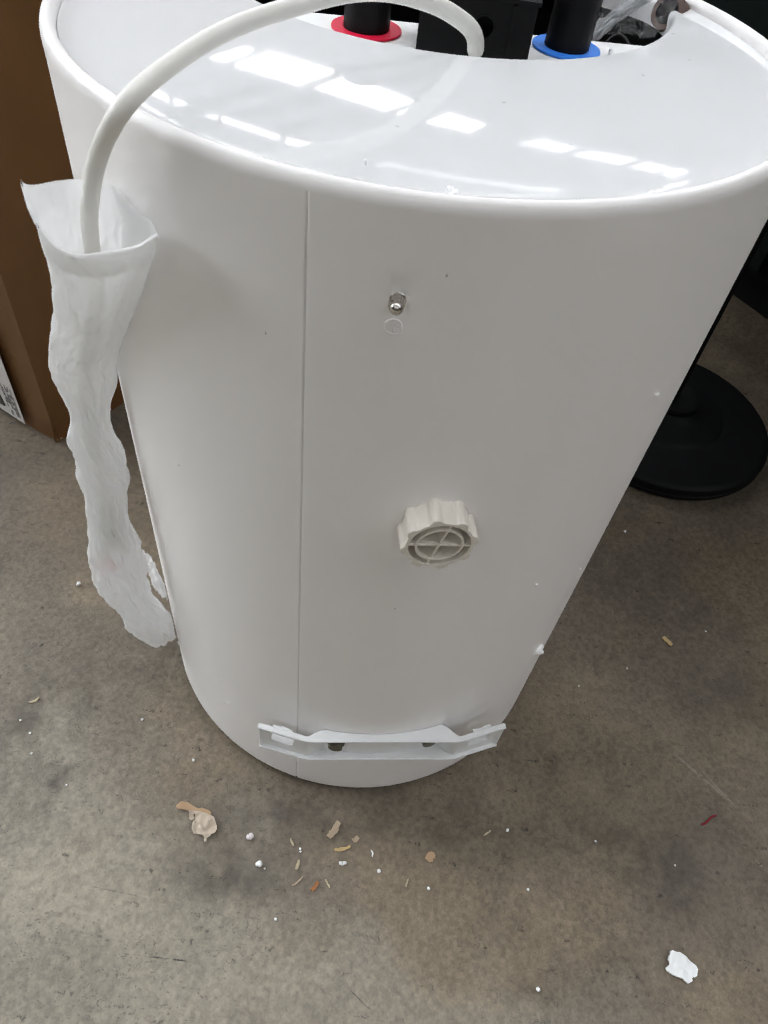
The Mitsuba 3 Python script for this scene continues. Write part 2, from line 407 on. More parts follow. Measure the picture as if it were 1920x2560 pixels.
def lid_mesh():
    N = 400
    hp = hole_point(np.linspace(0, 2 * np.pi, N, endpoint=False))
    th = np.arctan2(hp[:, 1] - 0.06, hp[:, 0])
    # outer circle point along the ray from (0, 0.06)
    dx, dy = np.cos(th), np.sin(th)
    ro = R - 0.0094
    bq = 0.06 * dy
    s = -bq + np.sqrt(bq * bq - (0.06 ** 2 - ro * ro))
    op = np.stack([s * dx, 0.06 + s * dy], -1)
    zt = H - 0.0066
    rows = []
    for k, (inset, dz) in enumerate([(0.0035, -0.016), (0.0032, -0.004), (0.0022, -0.0012), (0.0010, -0.0003), (0.0, 0.0)]):
        c = hp + (hp - np.array([0, 0.08])) * (-inset / 0.15)
        rows.append(np.c_[c, np.full(N, zt + dz)])
    for f in 1 - (1 - np.linspace(0, 1, 26)[1:]) ** 1.6:
        q = hp + (op - hp) * f
        rr = np.hypot(q[:, 0], q[:, 1])
        dz = 3.0 * np.clip(rr - 0.2045, 0, None) ** 2
        rows.append(np.c_[q, zt + dz])
    for dr_, dz in ((0.0006, -0.0003), (0.0009, -0.0010), (0.0009, -0.008)):
        rows.append(np.c_[op * (1 + dr_ / ro), np.full(N, zt + 3.0 * (ro - 0.2045) ** 2 + dz)])
    return grid(np.array(rows), close_v=True)


put(f'{W}__lid', lid_mesh(), 'mat_lid', smooth=50, label='glossy white plastic lid with a wide opening')

ZP = H - 0.022
# white flange plate in the opening, with a straight far edge, and the dark well behind it
def flat(poly, z, h):
    m = tri(extrude(poly, h))
    m.apply_translation([0, 0, z])
    return m


line_dir = np.array([0.147 + 0.0899, 0.0844 - 0.0491])
line_dir /= np.linalg.norm(line_dir)
p0 = np.array([-0.0899, 0.0491])
disc = Polygon([(0.2140 * math.cos(t), 0.2140 * math.sin(t)) for t in np.linspace(0, 2 * np.pi, 120, endpoint=False)])
nrm = np.array([-line_dir[1], line_dir[0]])
front_half = Polygon([p0 - line_dir * 1, p0 + line_dir * 1, p0 + line_dir * 1 - nrm, p0 - line_dir * 1 - nrm])
put(f'{W}__flange_plate', flat(disc.intersection(front_half), ZP - 0.004, 0.004), 'mat_recess', smooth=False)
put(f'{W}__well', lathe([(0.2135, H - 0.011), (0.2135, H - 0.075), (0.0, H - 0.075)], 96), 'mat_well', smooth=30, label='dark well behind the white flange plate')

for nm, cx, cy, mat in (('red', -0.0455, 0.0325, 'mat_red'), ('blue', 0.0875, 0.0540, 'mat_blue')):
    sleeve = lathe([(0.0, ZP + 0.060), (0.0135, ZP + 0.060), (0.0148, ZP + 0.0585), (0.0150, ZP + 0.056), (0.0149, ZP + 0.02), (0.0151, ZP + 0.0022), (0.0146, ZP + 0.0012), (0.0, ZP + 0.0012)][::-1], 48, (cx, cy))
    if nm == 'blue':
        zz = sleeve.vertices[:, 2] - ZP
        sleeve.vertices[:, 0] += zz * 0.02
    put(f'{W}__pipe_sleeve', sleeve, 'mat_black_plastic', smooth=40, label=f'black pipe sleeve in the {nm} ring')
    ring = lathe([(0.0150, ZP + 0.0004), (0.0228, ZP + 0.0004), (0.0232, ZP + 0.0008), (0.0230, ZP + 0.0016), (0.0160, ZP + 0.0018), (0.0150, ZP + 0.0014)], 64, (cx, cy))
    k = put(f'{W}__ring', ring, mat, smooth=30, label=f'{nm} ring round the black pipe sleeve')

# black junction box with a socket for the cord
BXW, BYF = (-0.0105, 0.0590), 0.000
box = m3.Manifold.cube([BXW[1] - BXW[0], 0.055, H + 0.0135 - ZP])
box = box.translate([BXW[0], BYF, ZP - 0.0005])
sock = m3.Manifold.cylinder(0.02, 0.0060, 0.0060, 48).rotate([90, 0, 0]).translate([0.0290, BYF + 0.012, H - 0.0015])
box = box - sock
g = tri(box)
put(f'{W}__junction_box', g, 'mat_black_plastic', smooth=20)
rimt = np.array([[0.0290 + 0.0063 * math.cos(t), BYF - 0.0002, H - 0.0015 + 0.0063 * math.sin(t)] for t in np.linspace(0, 2 * np.pi, 49)])
put(f'{W}__junction_box__socket_ring', tube(rimt, 0.0006, 8, cap=False), 'mat_black_plastic', smooth=True)
lidb = m3.Manifold.cube([BXW[1] - BXW[0] + 0.003, 0.058, 0.0022]).translate([BXW[0] - 0.0015, BYF - 0.0016, H + 0.0130])
put(f'{W}__junction_box__cover', tri(lidb), 'mat_black_plastic', smooth=20)
rib = m3.Manifold.cube([0.0022, 0.0015, 0.030]).translate([0.0445, BYF - 0.0014, H - 0.018])
put(f'{W}__junction_box__rib', tri(rib), 'mat_black_plastic', smooth=20)
# copper stub and black bracket plate in the well
sx = np.array([-0.62, -0.66, 0.42])
sx /= np.linalg.norm(sx)
sc = np.array([0.1600, 0.1190, 0.6745])
stub = tube(np.array([sc - sx * 0.035, sc]), 0.0118, 40, cap=False)
bore = tube(np.array([sc, sc - sx * 0.020]), 0.0082, 40)
face = grid(np.array([stub.vertices[-40:], sc + (stub.vertices[-40:] - sc) * 0.70]), close_v=True)
put(f'{W}__copper_stub', join(stub, face), 'mat_copper', smooth=40, label='brown pipe stub at the back of the well')
put(f'{W}__copper_stub__bore', tube(np.array([sc - sx * 0.0006, sc - sx * 0.02]), 0.0084, 40), 'mat_well', smooth=40)
cable = catmull([(0.118, 0.094, ZP - 0.01), (0.128, 0.092, ZP + 0.002), (0.136, 0.086, ZP - 0.004), (0.141, 0.080, ZP - 0.02)], 30)
put(f'{W}__wire', tube(cable, 0.0012, 10), 'mat_black_rubber', smooth=True)

# ground stud: hexagonal dome nut
hexa = Polygon([(0.0052 * math.cos(t), 0.0052 * math.sin(t)) for t in np.radians(np.arange(0, 360, 60) + 12)])
hexm = extrude(hexa, 0.0074) ^ (m3.Manifold.sphere(0.0080, 64).translate([0, 0, 0.0026]))
nut = tri(hexm.refine_to_length(0.0006))
dome = lathe([(0.0, 0.0136)] + [(0.0045 * math.sin(t), 0.0091 + 0.0045 * math.cos(t)) for t in np.linspace(0.15, np.pi / 2, 14)] + [(0.0045, 0.0055)], 40)
washer = lathe([(0.0, -0.001), (0.0052, -0.001), (0.0053, 0.0002), (0.0050, 0.0006), (0.0, 0.0006)], 40)
Mst = frame(STUD_AZ, R - 0.0016, STUD_Z)
Mst[:3, :3] *= 0.74
put(f'{W}__ground_nut', moved(nut, Mst), 'mat_nut', smooth=25)
put(f'{W}__ground_nut__dome', moved(dome, Mst), 'mat_nut', smooth=True)
put(f'{W}__ground_nut__washer', moved(washer, Mst), 'mat_nut', smooth=30)


# earth mark, embossed, upside down as the heater stands on its head
def on_shell(uv_pts, az, z, lift):
    uv_pts = np.asarray(uv_pts, float)
    a = math.radians(az) + uv_pts[:, 0] / R
    r = R + lift
    return np.stack([r * np.cos(a), r * np.sin(a), z + uv_pts[:, 1]], -1)


EM_Z = 0.6185
ringp = [(0.0041 * math.cos(t), 0.0041 * math.sin(t)) for t in np.linspace(0, 2 * np.pi, 61)]
strokes = [ringp, [(-0.0027, -0.0003), (0.0027, -0.0003)], [(-0.0020, 0.0009), (0.0020, 0.0009)], [(-0.0013, 0.0021), (0.0013, 0.0021)], [(0, -0.0003), (0, -0.0030)]]
emb = []
for st in strokes:
    st = np.array(st)
    if len(st) == 2:
        st = st[0] + (st[1] - st[0]) * np.linspace(0, 1, 8)[:, None]
    emb.append(tube(on_shell(st, -88.85, EM_Z, 0.0000), 0.00038, 8))
put(f'{W}__earth_mark', join(*emb), 'mat_shell', smooth=True, label='embossed earth symbol in a ring below the nut')

# spacer knob: eight-lobed cap, open to the front with an inner ring and crossed ribs
kd = 0.0186
outl = shapely.union_all([Polygon([(0.0200 * math.cos(t), 0.0200 * math.sin(t)) for t in np.linspace(0, 2 * np.pi, 96, endpoint=False)])]
                         + [shapely.Point(0.0186 * math.cos(a), 0.0186 * math.sin(a)).buffer(0.0041, 16) for a in np.radians(12.5 + 45 * np.arange(8))])
outl = outl.buffer(-0.0012).buffer(0.0012).buffer(0.0008).buffer(-0.0008)
circ = lambda r: shapely.Point(0, 0).buffer(r, 32)
knob = extrude(outl, kd) - extrude(circ(0.0183), 0.022).translate([0, 0, kd - 0.0172])
ringk = extrude(circ(0.0143).difference(circ(0.0130)), 0.0170).translate([0, 0, kd - 0.0173])


def ribk(deg, z1):
    b = m3.Manifold.cube([0.0372, 0.0013, 0.0166], True).translate([0, 0, z1 - 0.0083]).rotate([0, 0, deg])
    return b ^ extrude(circ(0.0184), 0.04)


Mk = frame(KNOB_AZ, R - 0.0006, KNOB_Z)
Mk[:3, :2] *= 1.06
put(f'{W}__knob', moved(tri(knob), Mk), 'mat_knob', smooth=28, label='cream eight-lobed spacer knob, hollow with crossed ribs')
put(f'{W}__knob__inner_ring', moved(tri(ringk), Mk), 'mat_knob', smooth=28)
put(f'{W}__knob__rib', moved(tri(ribk(-2.5, kd - 0.0006)), Mk), 'mat_knob', smooth=28)
put(f'{W}__knob__rib', moved(tri(ribk(76, kd - 0.0009)), Mk), 'mat_knob', smooth=28)
put(f'{W}__knob__collar', moved(lathe([(0.0, -0.0008), (0.0205, -0.0008), (0.0205, 0.0002), (0.0, 0.0002)], 64), Mk), 'mat_knob', smooth=28)

# mounting bracket: pressed channel, body arc behind the middle, wings swept back, slotted
BZ0, BZ1 = 0.1130, 0.1570
DF, UW, UT, DT = 0.2325, 0.0728, 0.1196, 0.2182


def front_d(u):
    u = np.abs(u)
    return np.where(u < UW, DF, DF - (u - UW) / (UT - UW) * (DF - DT))


def back_d(u):
    us, u = u, np.abs(u)
    arc = np.sqrt(np.clip((R + 0.0006) ** 2 - (us + BR_OFF) ** 2, 0, None))
    wing = front_d(u) - 0.0046
    s = np.clip((u - 0.0535) / (0.0745 - 0.0535), 0, 1)
    s = s * s * (3 - 2 * s)
    return arc * (1 - s) + wing * s


uu = np.linspace(-UT, UT, 241)
fr = np.c_[uu, front_d(uu)]
bk = np.c_[uu, back_d(uu)]
plan = Polygon(np.vstack([fr, bk[::-1]])).buffer(0)
plan = plan.buffer(-0.0018).buffer(0.0018)
t_ = 0.0016
cav = Polygon(np.vstack([np.c_[uu, front_d(uu) + 0.02], bk[::-1]])).buffer(0).buffer(-t_, join_style=2)
cav = cav.buffer(-0.0012).buffer(0.0012)
br = extrude(plan, BZ1 - BZ0) - extrude(cav, BZ1 - BZ0 - 2 * t_).translate([0, 0, t_])
br = br.translate([0, 0, BZ0])
for sg in (-1, 1):
    sl = m3.Manifold.cube([0.0225, 0.05, 0.0180], True).translate([sg * 0.0965, DF - 0.012, (BZ0 + BZ1) / 2 + 0.001])
    br = br - sl
# plan axes (u, d, z) -> world
a_ = math.radians(BR_AZ)
MB = np.eye(4)
MB[:3, 0] = [-math.sin(a_), math.cos(a_), 0]
MB[:3, 1] = [math.cos(a_), math.sin(a_), 0]
MB[:3, 2] = [0, 0, 1]
MB[:3, 3] = MB[:3, 0] * BR_OFF
brm = moved(tri(br), MB)
if np.linalg.det(MB[:3, :3]) < 0:
    brm.invert()
put(f'{W}__bracket', brm, 'mat_bracket', smooth=35, label='white slotted mounting bracket across the lower shell')
for zz in (BZ0 + 0.0008, BZ1 - 0.0008):   # rolled lip along the open front
    lip = np.c_[uu, front_d(uu) - 0.0002, np.full(len(uu), zz)]
    lip[:, 1] = np.convolve(np.pad(lip[:, 1], 6, mode='edge'), np.ones(13) / 13, 'valid')
    put(f'{W}__bracket__lip', moved(tube(lip, 0.00125, 12), MB), 'mat_bracket', smooth=True)
for sg in (-1, 1):
    # punched slot: its collar stands out behind the wing
    ang = -sg * math.atan((DF - DT) / (UT - UW))
    col = m3.Manifold.cube([0.0222, 0.0070, 0.0016], True)
    col = col.rotate([0, 0, math.degrees(ang)]).translate([sg * 0.0965, float(front_d(0.0965)) - 0.0072, (BZ0 + BZ1) / 2 - 0.0078])
    c = moved(tri(col), MB)
    put(f'{W}__bracket__slot_ledge', c, 'mat_bracket', smooth=30)
    for dz, in ((0.0030,),):
        tab = trimesh.creation.box([0.019, 0.004, 0.0012])
        v = tab.vertices
        tab = tab.subdivide().subdivide()
        tab.vertices[:, 1] += 0.0007 * np.sin(tab.vertices[:, 0] * 900 + sg)
        tab.apply_transform(trimesh.transformations.rotation_matrix(ang, [0, 0, 1]))
        tab.apply_translation([sg * 0.0965, float(front_d(0.0965)) - 0.0060, BZ1 - 0.0030])
        put(f'{W}__bracket__slot_tab', moved(tab, MB), 'mat_bracket', smooth=30)
    hx = Polygon([(0.0072 * math.cos(t), 0.0072 * math.sin(t)) for t in np.radians(np.arange(0, 360, 60) + 20 * sg + 5)])
    bolt = extrude(hx, 0.0058) ^ m3.Manifold.sphere(0.0100, 64).translate([0, 0, -0.0022])
    bw = m3.Manifold.cylinder(0.001, 0.0085, 0.0085, 40)
    Ml = np.eye(4)
    ub = sg * 0.0445
    du, dd = ub, math.sqrt(R * R - (ub + BR_OFF) ** 2)
    nloc = np.array([ub + BR_OFF, dd]) / R
    # local frame of the bolt: axis along the shell's normal
    A = np.eye(4)
    A[:3, 2] = [nloc[0], nloc[1], 0]
    A[:3, 0] = [nloc[1], -nloc[0], 0]
    A[:3, 1] = np.cross(A[:3, 2], A[:3, 0])
    A[:3, 3] = [du + nloc[0] * 0.0022, dd + nloc[1] * 0.0022, 0.1356]
    put(f'{W}__bracket__bolt', moved(tri((bolt.translate([0, 0, 0.0008]) + bw).refine_to_length(0.001)), MB @ A), 'mat_bolt', smooth=25)

# ------------------------------------------------------------------ power cord, bag and what hangs in it
cord_ctl = np.array([(0.0265, 0.0150, 0.6650), (0.0265, 0.0040, 0.6660), (0.0264, -0.0035, 0.6705), (0.0254, -0.0085, 0.6775), (0.0208, -0.0175, 0.6850), (0.0140, -0.0305, 0.6918),
                     (0.0063, -0.0436, 0.6987), (-0.0010, -0.0530, 0.7031), (-0.0183, -0.0726, 0.7107), (-0.0369, -0.0891, 0.7136), (-0.0508, -0.1017, 0.7126), (-0.0616, -0.1145, 0.7113),
                     (-0.0790, -0.1348, 0.7091), (-0.0949, -0.1567, 0.7051), (-0.1046, -0.1778, 0.7013), (-0.1112, -0.1927, 0.6981), (-0.1165, -0.2080, 0.6941), (-0.1290, -0.2060, 0.6775),
                     (-0.1425, -0.1960, 0.6538), (-0.1525, -0.1880, 0.6291), (-0.1560, -0.1850, 0.6124), (-0.1580, -0.1835, 0.5942), (-0.1690, -0.1715, 0.5640), (-0.1880, -0.1510, 0.5241), (-0.2090, -0.1315, 0.4760), (-0.2180, -0.1290, 0.4200), (-0.2190, -0.1310, 0.335)])
cp = catmull(cord_ctl, 260)
from scipy.ndimage import gaussian_filter1d
cp = gaussian_filter1d(cp, 4, axis=0, mode='nearest')
rad = np.full(260, 0.0042)
rad[:60] = np.linspace(0.0054, 0.0042, 60)
put('power_cord__cable', tube(cp, rad, 32), 'mat_cord', smooth=True)
plug = trimesh.util.concatenate([tube(np.array([(-0.2190, -0.1310, 0.345), (-0.2220, -0.1340, 0.318), (-0.2230, -0.1365, 0.300), (-0.2236, -0.1375, 0.285)]), np.array([0.005, 0.007, 0.0095, 0.0095]), 20)])
put('power_cord__plug', plug, 'mat_cord', smooth=40)
put('power_cord__plug__tag', tube(np.array([(-0.2330, -0.1400, 0.2610), (-0.2230, -0.1455, 0.2580)]), np.array([0.0035, 0.0030]), 12), 'mat_red', smooth=40, label='red tag showing faintly through the bag')
tag('power_cord', 'thick white power cord arching from the black box over the rim into the bag', 'power cord')

B_CTR = np.array([[-0.1428, -0.2037, 0.6383], [-0.1427, -0.2017, 0.6326], [-0.1446, -0.1994, 0.6236], [-0.1477, -0.1952, 0.613], [-0.1519, -0.1893, 0.6004], [-0.1582, -0.1825, 0.5853], [-0.1661, -0.1738, 0.5677], [-0.176, -0.1628, 0.5473], [-0.1878, -0.1503, 0.5241], [-0.1994, -0.1387, 0.4994], [-0.2082, -0.1308, 0.476], [-0.2135, -0.1276, 0.4557], [-0.2159, -0.1277, 0.4377], [-0.2174, -0.1285, 0.4214], [-0.2189, -0.1289, 0.4054], [-0.2177, -0.1288, 0.3873], [-0.2179, -0.1303, 0.3677], [-0.2179, -0.1318, 0.3482], [-0.2208, -0.1336, 0.3296], [-0.2231, -0.1351, 0.3093], [-0.2236, -0.1371, 0.2852], [-0.2238, -0.138, 0.2584], [-0.2244, -0.1375, 0.2289], [-0.2246, -0.1349, 0.1961], [-0.2179, -0.1293, 0.1588], [-0.2154, -0.1234, 0.1229], [-0.2046, -0.1192, 0.09]])
B_HALF = np.array([[0.0325, -0.004, -0.0034], [0.0285, 0.0001, 0.0001], [0.0276, 0.001, 0.0009], [0.0266, 0.0019, 0.0016], [0.0254, 0.0027, 0.0023], [0.0249, 0.003, 0.0025], [0.0241, 0.0032, 0.0027], [0.0239, 0.0035, 0.003], [0.025, 0.004, 0.0034], [0.0254, 0.0039, 0.0034], [0.0237, 0.0032, 0.0027], [0.0197, 0.0021, 0.0018], [0.015, 0.001, 0.0008], [0.0148, 0.0013, 0.0011], [0.0179, 0.0028, 0.0024], [0.0181, 0.0031, 0.0027], [0.0195, 0.0027, 0.0023], [0.0175, 0.0023, 0.002], [0.0162, 0.0032, 0.0028], [0.0164, 0.004, 0.0034], [0.0211, 0.0035, 0.003], [0.0239, 0.0028, 0.0023], [0.0239, 0.0022, 0.0019], [0.0217, 0.0021, 0.0018], [0.0229, 0.0026, 0.0022], [0.0243, 0.0054, 0.0046], [0.0119, 0.0068, 0.0058]])
B_THK = np.array([.0270, .0245, .0215, .0190, .0165, .0150, .0140, .0130, .0125, .0120, .0115, .0105, .0095, .0090, .0095, .0100, .0105, .0105, .0100, .0105, .0125, .0135, .0130, .0125, .0120, .0110, .0060])


def push_out(P, lim):
    r = np.hypot(P[..., 0], P[..., 1])
    k = np.where((r < lim) & (P[..., 2] < H), lim / np.maximum(r, 1e-6), 1)
    P = P.copy()
    P[..., 0] *= k
    P[..., 1] *= k
    return P


def bag_mesh():
    from scipy.interpolate import CubicSpline
    n, m = 420, 220
    s = np.r_[0, np.cumsum(np.linalg.norm(np.diff(B_CTR, axis=0), axis=1))]
    q = np.linspace(0, s[-1], n)
    c = CubicSpline(s, B_CTR)(q)
    h = CubicSpline(s, B_HALF)(q)
    th = np.interp(q, s, B_THK)
    z = q / s[-1]
    ax = np.gradient(c, axis=0)
    ax /= np.linalg.norm(ax, axis=1, keepdims=True)
    out = np.stack([-0.55 + 0 * q, -0.83 + 0 * q, 0 * q], 1)           # towards the aisle
    out -= ax * (out * ax).sum(1, keepdims=True) * np.clip(z * 6, 0, 1)[:, None]
    hn = h / np.linalg.norm(h, axis=1, keepdims=True)
    out -= hn * (out * hn).sum(1, keepdims=True)
    out /= np.linalg.norm(out, axis=1, keepdims=True)
    a = np.linspace(0, 2 * np.pi, m, endpoint=False)
    ca, sa = np.cos(a), np.sin(a)
    # flattened section, a pointed lens at the mouth
    m0 = np.clip(1 - z / 0.10, 0, 1)[:, None]
    sec_u = np.sign(ca)[None] * np.abs(ca)[None] ** 0.9 + 0 * m0
    lens = np.sign(sa) * (1 - np.abs(np.sign(ca) * np.abs(ca) ** 0.9) ** 1.7)
    sec_w = (np.sign(sa) * np.abs(sa) ** 0.85)[None] * (1 - m0) + lens[None] * m0
    tw = np.interp(z, [0, 0.3, 0.42, 0.55, 0.8, 1], [0, 0.1, 0.9, 1.9, 2.6, 3.0])
    ang = a[None] + tw[:, None]

    def crease(x):
        return np.abs((x % 1.0) - 0.5) * 2

    Q = np.stack([np.cos(ang) * 1.6, np.sin(ang) * 1.6, q[:, None] * 14 + 0 * ang], -1)
    w1 = meshkit.fbm(Q, 3, 3) - 0.5
    w2 = meshkit.fbm(Q * 1.7 + 9, 3, 8) - 0.5
    al, ar = q[:, None] * 1.0, ang / (2 * np.pi)
    f = (crease(ar * 3 + al * 5 + 1.6 * w1) + crease(ar * 2 - al * 9 + 2.0 * w2) * 0.8 + crease(al * 13 + 2.2 * w1 + ar * 1.0) * 0.5) / 2.3 - 0.5
    amp = np.interp(z, [0, 0.03, 0.10, 0.30, 0.42, 1], [0.01, 0.04, 0.10, 0.20, 0.34, 0.32])[:, None]
    k = 1 + amp * (f * 0.9 + 0.7 * w1)
    P = c[:, None] + k[..., None] * (sec_u[..., None] * h[:, None] + (sec_w * th[:, None])[..., None] * out[:, None])
    # slack folds run down the film, strongest on the two broad sides
    side_w = (np.abs(sa) ** 1.2)[None]
    d = np.interp(z, [0, 0.05, 0.3, 1], [0.0005, 0.0024, 0.0042, 0.0046])[:, None] * side_w * (0.6 * crease(ar * 8 + al * 7 + 3.2 * w2) + 0.5 * crease(ar * 5 - al * 17 + 3.5 * w1) - 0.55)
    nrm_ = np.cos(a)[None, :, None] * hn[:, None] + np.sin(a)[None, :, None] * out[:, None]
    P = P + nrm_ * d[..., None]
    # the mouth: its left corner is drawn up into a point, the hem runs a little uneven
    lift = np.exp(-z / 0.03)[:, None] * (0.0090 * np.exp(-((a - np.pi) / 0.62) ** 2) + 0.0035 * np.exp(-((a - 4.2) / 0.35) ** 2) + 0.0012 * np.sin(3 * a + 1) + 0.0008 * np.sin(7 * a))[None]
    P[..., 2] += lift
    P = push_out(P, R + 0.0015 + 0.0010 * (f + 0.5))
    return grid(P, close_v=True), P


bagm, BAGP = bag_mesh()
put('plastic_bag__film', bagm, 'mat_bag', smooth=True)
# turned hem of the mouth, over the front
cols = np.r_[8:102]
hem_rows = []
for k, r_ in enumerate((0, 5, 10, 15, 20)):
    row = BAGP[r_, cols]
    outw = row - BAGP[r_].mean(0)
    outw /= np.linalg.norm(outw, axis=1, keepdims=True)
    hem_rows.append(row + outw * (0.0009 + 0.0006 * math.sin(k * 1.1)))
hem = grid(push_out(np.array(hem_rows), R + 0.003))
put('plastic_bag__hem', hem, 'mat_bag', smooth=True, label='turned hem at the mouth of the bag')


def crumple(p0, p1, w, seed, n=44, depth=0.006):
    """A crumpled strip of film from p0 to p1."""
    p0, p1 = np.array(p0), np.array(p1)
    ax = p1 - p0
    side = np.cross(ax, [-0.6, -0.8, 0.2])
    side /= np.linalg.norm(side)
    nn = np.cross(ax / np.linalg.norm(ax), side)
    t = np.linspace(0, 1, n)[:, None]
    s = np.linspace(-1, 1, n)[None]
    base = p0 + ax * t[..., None] + side * (w * s * (0.75 + 0.25 * np.sin(t * 6 + seed)))[..., None]
    nz = meshkit.fbm(np.stack([t * 5 + 0 * s + seed, s * 3 + 0 * t, 0 * t + 0 * s], -1), 4, seed)
    rr = 1 - np.abs(2 * nz - 1)
    return base + nn * ((rr - 0.5) * depth * 2)[..., None]


tailP = push_out(crumple((-0.2160, -0.0970, 0.212), (-0.2140, -0.0940, 0.136), 0.018, 4, depth=0.0032), R + 0.001)
put('plastic_bag__tail', grid(tailP), 'mat_bag', smooth=True, label='bunched end of the bag behind, against the shell')
tag('plastic_bag', 'long milky plastic bag hanging against the left side of the water heater', 'bag')

# stretch film over the well
def film_sheet():
    n, m = 90, 90
    a, b = np.linspace(0, 1, n)[:, None], np.linspace(0, 1, m)[None]
    c00, c10 = np.array([0.083, 0.100, 0.700]), np.array([0.172, 0.118, 0.694])
    c01, c11 = np.array([0.096, 0.088, 0.662]), np.array([0.150, 0.090, 0.662])
    P = (c00 * ((1 - a) * (1 - b))[..., None] + c10 * (a * (1 - b))[..., None] + c01 * ((1 - a) * b)[..., None] + c11 * (a * b)[..., None])
    q = np.stack([a * 6 + 1.5 * b, b * 4 - 2.0 * a, 0 * a + 0 * b + 3.0], -1)
    r = 1 - np.abs(2 * meshkit.fbm(q, 4, 21) - 1)
    r2 = 1 - np.abs(2 * meshkit.fbm(q * 3.1, 3, 5) - 1)
    nn = np.array([-0.1, -0.75, 0.65])
    return grid(P + nn * (0.014 * (r - 0.5) + 0.005 * (r2 - 0.5))[..., None])


put('stretch_film__sheet', film_sheet(), 'mat_film_clear', smooth=True)
F2 = crumple((0.1050, 0.0800, 0.6660), (0.1580, 0.1080, 0.7020), 0.0062, 2, 80, 0.0075)
put('stretch_film__bunched_edge', grid(F2), 'mat_film', smooth=True, label='bunched diagonal edge of the stretch film')
for k, (a0, a1, w_, sd) in enumerate((((0.112, 0.092, 0.684), (0.140, 0.100, 0.700), 0.0022, 3), ((0.108, 0.096, 0.700), (0.132, 0.094, 0.690), 0.0012, 11), ((0.118, 0.088, 0.674), (0.140, 0.098, 0.684), 0.0030, 5), ((0.128, 0.094, 0.692), (0.152, 0.106, 0.703), 0.0028, 8), ((0.068, 0.098, 0.698), (0.082, 0.094, 0.690), 0.0016, 14))):
    put('stretch_film__crease', grid(crumple(a0, a1, w_, sd, 40, 0.003)), 'mat_film', smooth=True)
tag('stretch_film', 'clear crinkled stretch film over the dark well behind the blue ring', 'plastic film')

# ------------------------------------------------------------------ cardboard box
ba = np.array([-0.886, 0.464, 0.0])      # along the face with the label
bb = np.array([0.500, 0.866, 0.0])
bo = np.array([-0.4875, 0.2237, 0.0])
BLa, BLb, BH = 0.62, 0.50, 0.90


def slab(o, u, v, w, du, dv, dw):
    b = trimesh.creation.box([1, 1, 1])
    b.apply_translation([.5, .5, .5])
    b.vertices = o + b.vertices[:, :1] * u * du + b.vertices[:, 1:2] * v * dv + b.vertices[:, 2:] * w * dw
    b.fix_normals()
    return b


UP = np.array([0, 0, 1.0])


def carton_face(o, u, w, lu, h, nrm, seed):
    n, m = 70, 90
    s, t = np.linspace(0, 1, n), np.linspace(0, 1, m)
    P = o + (u * lu * s[:, None, None]) + UP * (h * t[None, :, None])
    bul = 0.004 * np.sin(np.pi * s)[:, None] * np.sin(np.pi * t)[None]
    wav = 0.0022 * (meshkit.fbm(np.stack([s[:, None] * 6 + 0 * t, t[None] * 7 + 0 * s[:, None], np.full((n, m), seed)], -1), 3, seed) - 0.5)
    edge = np.clip(np.minimum(np.minimum(s, 1 - s)[:, None] * 12, np.minimum(t, 1 - t)[None] * 14), 0, 1)
    crush = -0.006 * np.exp(-(s[:, None] * lu / 0.02) ** 2 - (t[None] * h / 0.03) ** 2)
    return P + nrm * ((bul + wav) * edge + crush)[..., None]


fa = grid(carton_face(bo, ba, None, BLa, BH, -bb, 2))
fb = grid(carton_face(bo, bb, None, BLb, BH, -ba, 5))
fa2 = grid(carton_face(bo + bb * BLb, ba, None, BLa, BH, bb, 3))
fb2 = grid(carton_face(bo + ba * BLa, bb, None, BLb, BH, ba, 4))
top = slab(bo + UP * BH, ba, bb, UP, BLa, BLb, 0.004)
put('cardboard_box__carton', join(fa, fb, fa2, fb2, top), 'mat_card', smooth=30)
foot = slab(bo + ba * 0.004 + bb * 0.004 + UP * 0.0005, ba, bb, UP, BLa - 0.008, BLb - 0.008, 0.0035)
put('cardboard_box__bottom_flap', foot, 'mat_card_edge', smooth=False)
# label: pale print on the face, a dark figure and small grey lines
lo = bo + ba * 0.058 - bb * 0.0075
st_ = slab(lo + UP * 0.011, ba, -bb, UP, 0.42, 0.0008, 0.34)
put('cardboard_box__print', st_, 'mat_sticker', smooth=False, label='pale printed panel on the box face')


def print_bar(du, dz, w_, h_, mat, name):
    put(f'cardboard_box__print__{name}', slab(lo + ba * du + UP * dz - bb * 0.0009, ba, -bb, UP, w_, 0.0004, h_), mat, smooth=False)


fig = Polygon([(0.042, 0.026), (0.40, 0.026), (0.40, 0.062), (0.10, 0.060), (0.060, 0.058), (0.048, 0.050)]).buffer(0.006)
fg = tri(extrude(fig, 0.0004))
Mf = np.eye(4)
Mf[:3, 0], Mf[:3, 1], Mf[:3, 2] = ba, UP, -bb
Mf[:3, 3] = lo + UP * 0.004 - bb * 0.0009
fg.apply_transform(Mf)
fg.fix_normals()
put('cardboard_box__print__dark_figure', fg, 'mat_ink', smooth=False)
fig2 = Polygon([(0.012, 0.122), (0.10, 0.115), (0.16, 0.13), (0.10, 0.15), (0.02, 0.14)])
fg = tri(extrude(fig2, 0.0004))
fg.apply_transform(Mf)
fg.fix_normals()
put('cardboard_box__print__dark_figure', fg, 'mat_ink', smooth=False)
bars = []
for i in range(8):
    for j in range(5):
        if rng.random() < 0.78:
            bars.append(slab(lo + ba * (0.006 + i * 0.0030) + UP * (0.016 + j * 0.012 + rng.random() * 0.004) - bb * 0.0009, ba, -bb, UP, 0.0018, 0.0004, 0.006 + 0.008 * rng.random()))
put('cardboard_box__print__small_print', join(*bars), 'mat_ink_grey', smooth=False, kind='stuff')
